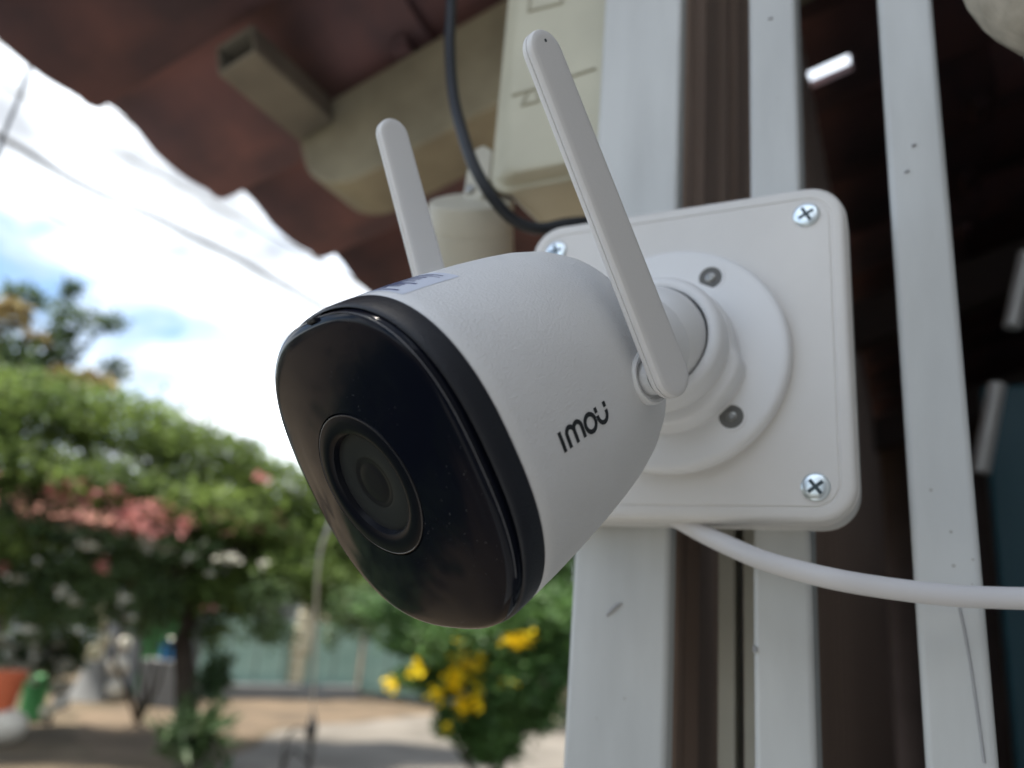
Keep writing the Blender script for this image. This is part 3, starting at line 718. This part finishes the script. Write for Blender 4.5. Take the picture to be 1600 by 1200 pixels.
# broad flat-topped tree in the middle of the yard
Y1 = 10.3
tb = on_ground(285, 1163)
def cw(px, py, y, rx, rz, wgt, ry=None): return (spot(px, py, y), (rx, ry or rx, rz), wgt)
crowns = [cw(-60, 640, 9.4, 1.1, .55, 1.2), cw(60, 640, 10.2, 1.1, .50, 1.2), cw(190, 668, 10.4, 1.1, .48, 1.2), cw(320, 712, 10.6, 1.0, .46, 1.2), cw(430, 765, 10.8, .95, .42, 1.1), cw(540, 815, 11.0, .9, .40, 1),
          cw(20, 730, 9.6, 1.0, .4, 1), cw(170, 760, 9.8, 1.0, .36, 1), cw(330, 800, 10.0, .9, .38, 1), cw(480, 850, 10.6, .8, .34, .8), cw(640, 850, 11.2, .8, .42, .9), cw(-40, 840, 9.4, .9, .4, .7), cw(480, 900, 10.2, .7, .3, .7), cw(330, 930, 10.0, .4, .25, .25), cw(560, 880, 10.8, .6, .35, .6),
          cw(90, 870, 10.4, .9, .40, .8), cw(230, 880, 10.8, .9, .36, .7), cw(430, 905, 10.4, .65, .30, .55), cw(350, 890, 10.6, .6, .36, .55), cw(520, 930, 10.9, .5, .25, .3), cw(90, 950, 10.4, .5, .25, .16), cw(230, 960, 10.6, .45, .25, .16), cw(570, 900, 11.4, .6, .4, .6), cw(30, 930, 9.8, .5, .35, .3), cw(140, 915, 10.2, .5, .30, .3), cw(250, 940, 10.4, .35, .32, .22), cw(380, 940, 10.4, .4, .25, .22), cw(60, 980, 10.6, .3, .3, .12), cw(130, 985, 10.8, .2, .35, .10), cw(330, 985, 10.4, .25, .25, .10), cw(420, 980, 10.8, .2, .25, .08), cw(560, 960, 11.2, .3, .3, .16)]
tree('arbor_tree', 'broad flat crowned olive green tree with dark trunk left of the camera', 'tree', tb, spot(300, 850, Y1), .15, crowns, 48000, .115, M['leaf_arbor'], 11)

# taller airy tree behind it on the left
bt = spot(20, 925, 15.0); bt.z = 0
crowns = [cw(30, 570, 15, 1.1, .5, 1.3), cw(-40, 530, 15, 1.0, .6, 1), cw(120, 500, 15, .55, .40, .35), cw(40, 465, 15, .5, .25, .35), cw(90, 540, 15, .5, .35, .35), cw(175, 505, 15, .28, .20, .12), cw(113, 450, 15, .25, .16, .12), cw(180, 580, 15, .25, .3, .15), cw(70, 600, 15, .9, .3, .8)]
tr2 = tree('tall_tree', 'tall airy dark green tree rising behind the flat crowned tree', 'tree', bt, spot(30, 640, 15.0), .13, crowns, 3600, .18, M['leaf_mid'], 23)
base = bt
leafpart(leaves([(spot(*p) - base, r, wgt) for p, r, wgt in (((15, 490, 14.6), (.40, .4, .30), 1), ((110, 590, 14.4), (.45, .4, .16), 1), ((160, 600, 14.4), (.25, .3, .12), .5), ((-30, 520, 14.6), (.4, .4, .4), 1), ((60, 530, 14.6), (.2, .2, .2), .3))], 650, .2, 31, aspect=1.3), 'blossom', M['seed'], tr2)

# pink flowering climber in front of the crown
bb = on_ground(215, 1130)
bo = thing('bougainvillea', 'pink flowering climber hanging in the shade of the flat crowned tree', 'shrub', T(bb))
for i, p in enumerate(((110, 780, 9.2), (240, 810, 9.2), (280, 830, 9.2), (160, 880, 9.2), (410, 748, 9.6))):
    limb(MB(), (0, 0, -.02), spot(*p) - bb, .025, .008, 60 + i, .1).build('stem', M['bark'], bo, smooth=60)
fl = [((78, 768, 9.1), (.09, .09, .13), 1), ((105, 757, 9.1), (.08, .1, .07), .6), ((128, 755, 9.1), (.07, .1, .07), .5), ((145, 770, 9.1), (.09, .1, .09), .8), ((180, 768, 9.1), (.09, .1, .07), .8), ((112, 780, 9.1), (.1, .1, .08), .6), ((205, 810, 9.1), (.20, .2, .13), 2.6), ((240, 795, 9.1), (.16, .2, .10), 2), ((230, 825, 9.1), (.26, .2, .07), 2.4), ((285, 820, 9.1), (.12, .15, .12), 1.4), ((125, 800, 9.1), (.08, .1, .07), .4), ((160, 884, 9.1), (.05, .08, .08), .6), ((412, 746, 9.3), (.09, .1, .05), .6), ((190, 800, 9.1), (.1, .1, .1), .8), ((10, 885, 9.1), (.06, .1, .06), .3), ((330, 950, 9.3), (.07, .1, .05), .25)]
leafpart(leaves([(spot(*p) - bb, r, wgt) for p, r, wgt in [(p_, tuple(q * 1.6 for q in r_), w__) for p_, r_, w__ in fl]], 430, .07, 33, aspect=1.1, shell=.1), 'blossom', M['pink'], bo)
pw2 = [((140, 850), .13, .07), ((232, 848), .16, .09), ((262, 858), .08, .06), ((355, 872), .18, .06), ((300, 872), .07, .06), ((98, 925), .07, .06), ((118, 940), .06, .06), ((195, 935), .06, .07), ((25, 905), .07, .04), ((40, 985), .08, .05), ((410, 880), .05, .04), ((205, 965), .05, .05), ((60, 880), .03, .03), ((330, 895), .04, .03), ((120, 985), .04, .04)]
leafpart(leaves([(spot(*p, 9.2) - bb, (rx, .1, rz), rx * rz) for p, rx, rz in pw2], 420, .06, 39, aspect=1.1, shell=.1), 'pale_blossom_and_gaps', M['whiteflower'], bo)  # bright wall gaps between the leaves, built as white blossom quads
leafpart(leaves([(spot(px, py, 9.6) - bb, (rx, .4, rz), rx * rz) for px, py, rx, rz in ((20, 900, .6, .35), (110, 900, .5, .35), (200, 910, .5, .35), (70, 965, .45, .3), (150, 960, .3, .3), (250, 925, .4, .3), (240, 985, .25, .25), (420, 930, .35, .25), (440, 985, .25, .22), (560, 945, .4, .3), (600, 985, .3, .2), (390, 985, .2, .2), (520, 985, .15, .25))], 4200, .09, 45), 'hanging_foliage', M['leaf_mid'], bo)
leafpart(leaves([(spot(60, 800, 9.4) - bb, (.5, .4, .3), 1), (spot(170, 840, 9.4) - bb, (.7, .4, .2), 1), (spot(290, 860, 9.4) - bb, (.5, .4, .2), 1)], 700, .13, 34), 'foliage', M['leaf_dark'], bo)

# yellow flowering bush
Yb = 8.0
yb = spot(740, 1100, Yb); yb.z = 0
ys = thing('yellow_bush', 'bush with bright yellow flower clusters hanging below the camera', 'shrub', T(yb))
for i, p in enumerate(((640, 1040), (725, 1000), (800, 1005), (700, 1120), (760, 1060), (850, 960))):
    limb(MB(), (0.3, .5, -.02), spot(*p, Yb) - yb, .03, .008, 80 + i, .1).build('stem', M['bark'], ys, smooth=60)
leafpart(leaves([(spot(*p) - yb, r, wgt) for p, r, wgt in (((720, 1000, Yb), (.5, .5, .28), 2), ((820, 960, Yb + .2), (.5, .5, .35), 2), ((780, 1060, Yb), (.42, .4, .25), 2), ((850, 1050, Yb + .3), (.35, .4, .4), 1.5), ((700, 1125, Yb - .1), (.12, .2, .16), .5), ((640, 1060, Yb), (.2, .3, .08), .35), ((640, 950, Yb + .4), (.6, .5, .2), 1.4), ((760, 1110, Yb + .1), (.22, .3, .14), .9), ((690, 1060, Yb + .2), (.30, .3, .2), 1.2), ((760, 1140, Yb + .15), (.36, .3, .2), 2.0), ((830, 1110, Yb + .3), (.3, .3, .22), 1.2), ((770, 1165, Yb + .35), (.3, .3, .16), 1.2), ((870, 990, Yb + .4), (.35, .4, .5), 1.8), ((650, 1000, Yb + .3), (.35, .4, .18), .9))], 15000, .11, 41, aspect=2.6), 'foliage', M['leaf_fresh'], ys)
fy = [((725, 1030), (.09, .14), 1.6), ((712, 1062), (.07, .10), 1.4), ((745, 1032), (.07, .09), 1), ((805, 1003), (.11, .05), 1), ((822, 995), (.06, .04), .4), ((650, 1046), (.06, .06), .5), ((612, 1068), (.05, .05), .5), ((682, 1085), (.05, .08), .45), ((722, 1100), (.06, .09), .9), ((748, 1080), (.06, .07), .7), ((790, 1068), (.12, .05), .6), ((695, 1135), (.05, .06), .35), ((718, 1000), (.12, .05), .5), ((745, 1100), (.05, .06), .3)]
leafpart(leaves([(spot(*p, Yb - .25) - yb, (r[0] * 1.45, .2, r[1] * 1.4), wgt) for p, r, wgt in fy], 720, .06, 43, aspect=1.2, shell=.1), 'blossom', M['yellow'], ys)

# dark bushy trees behind the yellow bush and right of it, partly behind the post
for i, (px, y, hgt, rx, m_, lab) in enumerate(((640, 17.5, 3.6, 1.5, 'leaf_grey', 'grey green bushy tree above the pale green gate'), (790, 17.0, 4.2, 1.6, 'leaf_dark', 'dark bushy tree behind the yellow flowering bush'), (900, 15.2, 4.0, 1.5, 'leaf_fresh', 'fresh green bushy tree beside the white end post'), (1010, 17, 4.6, 1.8, 'leaf_dark', 'dark bushy tree hidden mostly behind the white end post'))):
    p = spot(px, 960, y); p.z = 0; tp = p + Vector((0, 0, hgt * .45)); q = random.Random(i + 5)
    cr = [(p + Vector((q.uniform(-.7, .7) * rx, q.uniform(-.3, .3), hgt * q.uniform(.35, .9))), (rx * .6, rx * .5, hgt * .18), 1) for _ in range(8)]
    tree('bushy_tree', lab, 'tree', p, tp, .08, cr, 3600, .2, M[m_], 50 + i, 'bushy trees along the far side of the road')

# low spiky plant at the trunk foot and white flowering shrubs
def clump(name, label, px, py, y, rad, n, size, m_, seed, cat='plant', aspect=4, flat=.9):
    p = spot(px, py, y); bs_ = Vector((p.x, p.y, 0)); t = thing(name, label, cat, T(bs_))
    limb(MB(), (0, 0, -.02), p - bs_, .03, .012, seed).build('stem', M['bark'], t, smooth=60)
    leafpart(leaves([(p - bs_, rad, 1)], n, size, seed, aspect=aspect, flat=flat, shell=.2), 'foliage', m_, t); return t, bs_, p
clump('spiky_plant', 'low spiky olive plant growing at the foot of the dark trunk', 300, 1150, 8.6, (.40, .4, .28), 260, .30, M['leaf_dark'], 71, aspect=5)
clump('drooping_shrub', 'drooping dark shrub hanging beside the dark trunk', 335, 1060, 9.8, (.16, .3, .30), 420, .16, M['leaf_dark'], 72)
for i, (px, py, y, rx, rz, lab) in enumerate(((35, 1020, 10.6, .40, .36, 'white flowering shrub standing above the orange pot'), (100, 1025, 10.9, .26, .34, 'white flowering shrub standing above the green bin'))):
    t, bs_, p = clump('white_flower_shrub', lab, px, py, y, (rx, .3, rz), 320, .16, M['leaf_dark'], 74 + i, 'shrub', 2)
    rq = random.Random(i); fb = [(p - bs_ + Vector((rq.uniform(-1, 1) * rx * .9, -.25, rq.uniform(-1, 1) * rz * .9)), (.07, .06, .07), 1) for _ in range(13)]
    leafpart(leaves(fb, 420, .06, 78 + i, aspect=1.1, shell=.1), 'blossom', M['whiteflower'], t)
    t['group'] = 'white flowering shrubs on the left'

gc = leafpart(leaves([(Vector((x_ * .6 - 5.0, y_ * .6 - .4, .10)), (.5, .5, .13), 1) for x_ in range(0, 6) for y_ in range(0, 9)], 15000, .13, 66, shell=.1), 'added_ground_cover', M['leaf_dark'], None)  # unseen dark foliage added so the black glass reflects less bright ground
# out-of-frame hedge added to darken what the black glass reflects
hq = random.Random(21)
hd = thing('hedge', 'dark hedge added out of view on the left to darken the glass reflection', 'hedge', T((-2.55, 0.0, 0)))
leafpart(leaves([(Vector((hq.uniform(-.15, .15), -3.2 + i * .26, .65)), (.4, .35, .65), 1) for i in range(20)], 9000, .10, 22, shell=.3), 'foliage', M['leaf_dark'], hd)
for i in range(6): limb(MB(), (0, -3.0 + i * .9, -.02), (0, -3.0 + i * .9, .7), .03, .015, i).build('stem', M['bark'], hd, smooth=60)
# stones, pots and bins
def rock(name, label, px, py, y, r, m_, seed, group=None):
    rq = random.Random(seed); bm = bmesh.new(); bmesh.ops.create_icosphere(bm, subdivisions=2, radius=1)
    for v in bm.verts: v.co = Vector((v.co.x * r[0], v.co.y * r[1], v.co.z * r[2])) * (1 + rq.uniform(-.09, .09))
    me = bpy.data.meshes.new(name); bm.to_mesh(me); bm.free(); me.shade_smooth(); me.materials.append(m_)
    o = bpy.data.objects.new(name, me); COL.objects.link(o); o.location = spot(px, py, y); tag(o, label, 'stone', group); return o
ys_ = on_ground(182, 1096).y
STK = 'stones of the white stack'; CRM = 'stones of the cream pile'
for px, py, r, m_, lab, g in ((182, 1077, (.17, .15, .17), 'stone2', 'white stone at the bottom of the stack by the sandy yard', STK), (184, 1041, (.175, .15, .17), 'stone2', 'white stone in the middle of the stack by the sandy yard', STK), (193, 1007, (.13, .12, .115), 'stone2', 'round white stone on top of the stack by the sandy yard', STK),
                             (148, 1020, (.16, .14, .17), 'stone', 'yellowish cream stone low in the pile left of the white stack', CRM), (163, 1000, (.11, .11, .12), 'stone', 'yellowish cream stone right in the pile left of the white stack', CRM), (158, 975, (.14, .12, .13), 'stone', 'yellowish cream stone upper in the pile left of the white stack', CRM), (156, 952, (.09, .09, .13), 'stone', 'yellowish cream stone topping the pile left of the white stack', CRM)):
    rock('stone', lab, px, py, ys_, r, M[m_], int(px * py), g)
pr = on_ground(160, 1096); o = MB().lathe([(.34, 0), (.31, .05), (.26, .18), (.20, .34), (.17, max(.4, spot(150, 1032, ys_).z))], (pr.x - .28, pr.y + .12, -.01), n=14).build('stone_pedestal', M['greywall']); tag(o, 'grey cement pedestal carrying the cream stone pile', 'pedestal')
rock('stone', 'pale grey rock low at the left edge under the orange pot', 8, 1135, on_ground(8, 1165).y, (.22, .2, .2), M['stone2'], 9)
rock('stone', 'small cream rock between the green bin and the stone stack', 96, 1098, 10.6, (.10, .1, .09), M['stone2'], 10)
rock('stone', 'small cream rock in front of the other one by the bin', 74, 1112, 10.2, (.09, .09, .08), M['stone'], 12)
yq = on_ground(835, 1140).y
rock('stone', 'whitish boulder at the foot of the trees by the white post', 836, 1126, yq, (.22, .2, .17), M['stone2'], 13)
rock('stone', 'tan boulder next to the whitish one by the white post', 871, 1126, yq, (.15, .15, .17), M['stone'], 14)
def pot(name, label, cat, px, py, y, r, h, m_, soil=True):
    p = spot(px, py, y); t = thing(name, label, cat, T((p.x, p.y, p.z)))
    MB().lathe([(r * .62, 0), (r * .66, .01), (r * .95, h * .84), (r * 1.06, h * .85), (r * 1.08, h), (r * .98, h), (r * .93, h * .9), (r * .6, h * .1)], n=32).build('pot_wall', m_, t, smooth=40)
    MB().lathe([(r * .9, h * .88), (r * .5, h * .9), (.001, h * .9)], n=24).build('soil', M['soil'], t, smooth=60); return t
pot('orange_pot', 'orange clay flower pot at the left edge on the pale rock', 'pot', 2, 1112, on_ground(8, 1165).y, .17, .42, M['terracotta'])
gy = on_ground(50, 1125).y
t = thing('green_bin', 'green plastic bin standing right of the orange pot', 'bin', T(on_ground(45, 1125)))
MB().lathe([(.125, 0), (.135, .01), (.16, .46), (.175, .47), (.175, .50), (.158, .50), (.15, .44), (.12, .03)], n=28).build('bin_wall', M['greenpl'], t, smooth=40)
MB().lathe([(.18, .50), (.18, .52), (.12, .55), (.001, .56)], n=28).build('lid', M['greenpl'], t, smooth=40)
p = spot(262, 1018, 13.5); t = thing('blue_bucket', 'small blue plastic bucket between stones and dark trunk', 'bucket', T(p))
MB().lathe([(.10, -.12), (.13, .10), (.14, .10), (.14, .12), (.12, .12), (.095, -.10)], n=24).build('bucket_wall', M['bluepl'], t, smooth=40)
b = MB(); b.tube([Vector((.13 * math.cos(R(a)), 0, .10 + .1 * math.sin(R(a)))) for a in range(0, 181, 15)], .006, 6).build('handle', M['steel'], t)
o = MB().box((p.x, p.y, (p.z - .12) / 2), (.6, .4, p.z - .12)).build('brick_ledge', M['greywall'], smooth=0, bevel=.02); tag(o, 'grey ledge under the blue bucket', 'ledge')

# pale green sheet gate on the far side with posts -------------------------
g0 = on_ground(300, 1088); g1 = on_ground(560, 1090); g2 = on_ground(760, 1112)
def panelwall(name, label, a, c_, h, m_, n, cat):
    a = Vector((a.x, a.y, 0)); c_ = Vector((c_.x, c_.y, 0)); x = (c_ - a).normalized(); Ln = (c_ - a).length
    t = thing(name, label, cat, frame(a, x, UP.cross(x), UP)); pw_ = Ln / n
    p0 = MB().box((0, 0, h / 2 + .06), (pw_ - .03, .03, h - .1)).build('panel', m_, t, smooth=0, bevel=.006)
    for i in range(n):
        o = p0 if i == 0 else p0.copy()
        if i: COL.objects.link(o); o.parent = t
        o.location = (pw_ * (i + .5), 0, 0)
    q0 = MB().box((0, .05, h / 2 + .05), (.07, .06, h + .1)).build('post', M['greywall'], t, smooth=0, bevel=.006)
    for i in range(0, n + 1):
        o = q0 if i == 0 else q0.copy()
        if i: COL.objects.link(o); o.parent = t
        o.location = (pw_ * i, 0, 0)
    MB().box((Ln / 2, -.028, h * .93), (Ln, .02, .06)).build('rail', m_, t, smooth=0); MB().box((Ln / 2, -.028, .25), (Ln, .02, .06)).build('rail', m_, t, smooth=0)
    return t
panelwall('sheet_gate', 'pale green sheet metal gate on the far side behind the grey cable', g1, g2, 1.45, M['gatepaint'], 5, 'gate')
panelwall('sheet_fence', 'pale green sheet metal fence seen behind the dark trunk', g0, g1 - (g1 - g0).normalized() * .1, 1.35, M['gatepaint'], 6, 'fence')
o = MB().box(((g0 + g1) / 2 + Vector((.0, -.35, .12)))[:], (3.2, .22, .26), Matrix.Rotation(math.atan2((g1 - g0).y, (g1 - g0).x), 3, 'Z')).build('low_kerb_wall', M['greywall'], smooth=0, bevel=.02); tag(o, 'low grey wall in front of the pale green fence', 'wall')

# cream climber-wrapped gate pillar near the grey cable
pp = on_ground(456, 1090)
pt = thing('stone_pillar', 'slim cream stone gate pillar just left of the grey cable', 'pillar', T(pp))
rq = random.Random(8); z = 0
for i in range(7):
    h = .26; r = .17 + rq.uniform(-.02, .02)
    MB().lathe([(r * .85, z), (r, z + .03), (r * 1.03, z + h * .5), (r, z + h - .03), (r * .85, z + h)], (rq.uniform(-.02, .02) + .03 * i * .4, 0, 0), n=12).build('stone', M['stone'], pt, smooth=30); z += h - .002

# house behind the trees ---------------------------------------------------
hb = spot(230, 930, 22.0); hb.z = 0
hx = (g1 - g0); hx.z = 0; hx = hx.normalized()
ho = thing('far_house', 'pale house half hidden behind the flat crowned tree', 'house', frame(hb, hx, UP.cross(hx), UP))
MB().box((-2, 0, 1.5), (11, 5, 3.0)).build('wall', M['whitewall'], ho, smooth=0)
b = MB(); b.loft([[Vector((x, y, z)) for x in (0,) for y, z in ((-3.0, 2.95), (0, 4.2), (3.0, 2.95), (3.0, 3.05), (0, 4.32), (-3.0, 3.05))] for x in (0,)], False, False)
b = MB(); b.loft([[Vector((x, y, z)) for y, z in ((-3.0, 2.98), (0, 4.15), (3.0, 2.98), (3.0, 3.10), (0, 4.29), (-3.0, 3.10))] for x in (-8, 4)]); b.build('roof', M['rooffar'], ho, smooth=0)
for x in (-5.5, -2.2, 1.2):
    wf = MB().box((x, -2.53, 1.6), (1.3, .06, 1.2)).build('window', M['gatepaint'], ho, smooth=0)
    for dx in (-.31, .31): MB().box((x + dx, -2.565, 1.6), (.52, .02, 1.04)).build('pane', M['pane'], wf, smooth=0)
dr = MB().box((2.6, -2.53, 1.05), (.95, .06, 2.1)).build('door', M['greywall'], ho, smooth=0); MB().tube([(2.95, -2.56, 1.05), (2.95, -2.62, 1.05)], .03, 8).build('handle', M['steel'], dr)
# grey shed wall left of the trunk
sh = on_ground(250, 1086); t = thing('grey_shed', 'small dark grey shed between the white stone stack and the trunk', 'shed', frame(Vector((sh.x, sh.y + .3, 0)), hx, UP.cross(hx), UP))
MB().box((-.2, .5, .9), (1.7, 1.0, 1.8)).build('wall', M['greywall'], t, smooth=0); MB().box((-.2, .5, 1.84), (2.0, 1.3, .07)).build('roof', M['rooffar'], t, smooth=0, bevel=.01)
MB().box((-.2, -.02, .75), (.7, .03, 1.5)).build('door', M['greenpl'], t, smooth=0)

# far tree belt closing the view -------------------------------------------
rq = random.Random(15); bl_ = []
for i in range(46):
    a = R(-80 + 160 * i / 45 + rq.uniform(-1, 1)); d_ = rq.uniform(32, 40)
    bl_.append((Vector((d_ * math.sin(a), d_ * math.cos(a), rq.uniform(1.2, 2.6))), (rq.uniform(2, 3.4), 2, rq.uniform(1.6, 2.6)), 1))
o = leafpart(leaves(bl_, 16000, .55, 16), 'far_tree_belt', M['leaf_dark'], None)
tag(o, 'distant belt of dark green trees behind the yard', 'trees')

# iron gate finial, grey cable, wires ---------------------------------------
Yi = 3.6
fb = spot(486, 1240, Yi); fb.z = 0
ir = thing('iron_gate', 'dark wrought iron gate top with scrolls and a spear finial', 'gate', T(fb))
def I(px, py, dy=0): return spot(px, py, Yi + dy) - fb
MB().tube([Vector((0, 0, 0)), I(487, 1160), I(488, 1150)], .011, 10).build('upright', M['iron'], ir)
MB().lathe([(.010, -.05), (.022, -.03), (.026, 0), (.018, .025), (.008, .05), (.001, .07)], I(487, 1137), n=14).build('finial', M['iron'], ir, smooth=60)
MB().tube(smoothpath([I(484, 1195), I(470, 1180), I(458, 1172), I(447, 1186), I(444, 1210), I(452, 1235), I(470, 1240)]), .0065, 8).build('scroll', M['iron'], ir)
MB().tube(smoothpath([I(482, 1140), I(462, 1138), I(450, 1150), I(445, 1170), I(440, 1200), I(436, 1250)]), .006, 8).build('scroll', M['iron'], ir)
MB().tube([I(380, 1262), I(600, 1275)], .012, 8).build('rail', M['iron'], ir)
for px in (405, 440, 530, 570):
    q = I(px, 1265); MB().tube([Vector((q.x, q.y, 0)), q], .009, 8).build('upright', M['iron'], ir)
def cable(name, label, pts, r, m_, group=None, cat='wire'):
    c0 = Vector(pts[0]); o = MB().tube([p - c0 for p in smoothpath(pts, 10)], r, 10).build(name, m_); o.location = c0; tag(o, label, cat, group); return o
cable('hanging_cable', 'pale grey cable curving down to the iron gate finial', [spot(530, 780, 1.75), spot(513, 825, 1.75), spot(500, 865, 1.8), spot(495, 920, 1.9), spot(493, 990, 2.2), spot(490, 1070, 2.8), spot(488, 1132, 3.55)], .0036, M['greycable'], cat='cable')
WG = 'overhead wires crossing the sky'
cable('overhead_wire', 'thickest dark overhead wire slanting across the upper left sky', [spot(-300, 60, 5), spot(0, 213, 5.5), spot(130, 290, 6), spot(270, 352, 6.5), spot(420, 432, 7), spot(560, 515, 7.6), spot(900, 700, 9)], .026, M['wire'], WG)
for a, c_, r, lab in (((-200, 10), (520, 420), .018, 'thin overhead wire close under the tiled eave'), ((-200, 170), (430, 520), .016, 'thin overhead wire lowest in the upper left sky'), ((-200, -60), (540, 390), .016, 'thin overhead wire nearest the roof edge')):
    A = spot(*a, 6.5); B = spot(*c_, 8.5); m_ = (A + B) / 2 - Vector((0, 0, .05)); e_ = B + (B - A) * .6
    cable('overhead_wire', lab, [A, m_, B, e_], r, M['greycable'], WG)
cable('hanging_wire', 'thin dark wire dropping from the tiled eave at the left edge', [spot(52, 85, .93), spot(45, 110, .93), spot(28, 158, .92), spot(12, 195, .91), spot(-6, 245, .90), spot(-40, 330, .9)], .0024, M['blackcable'])
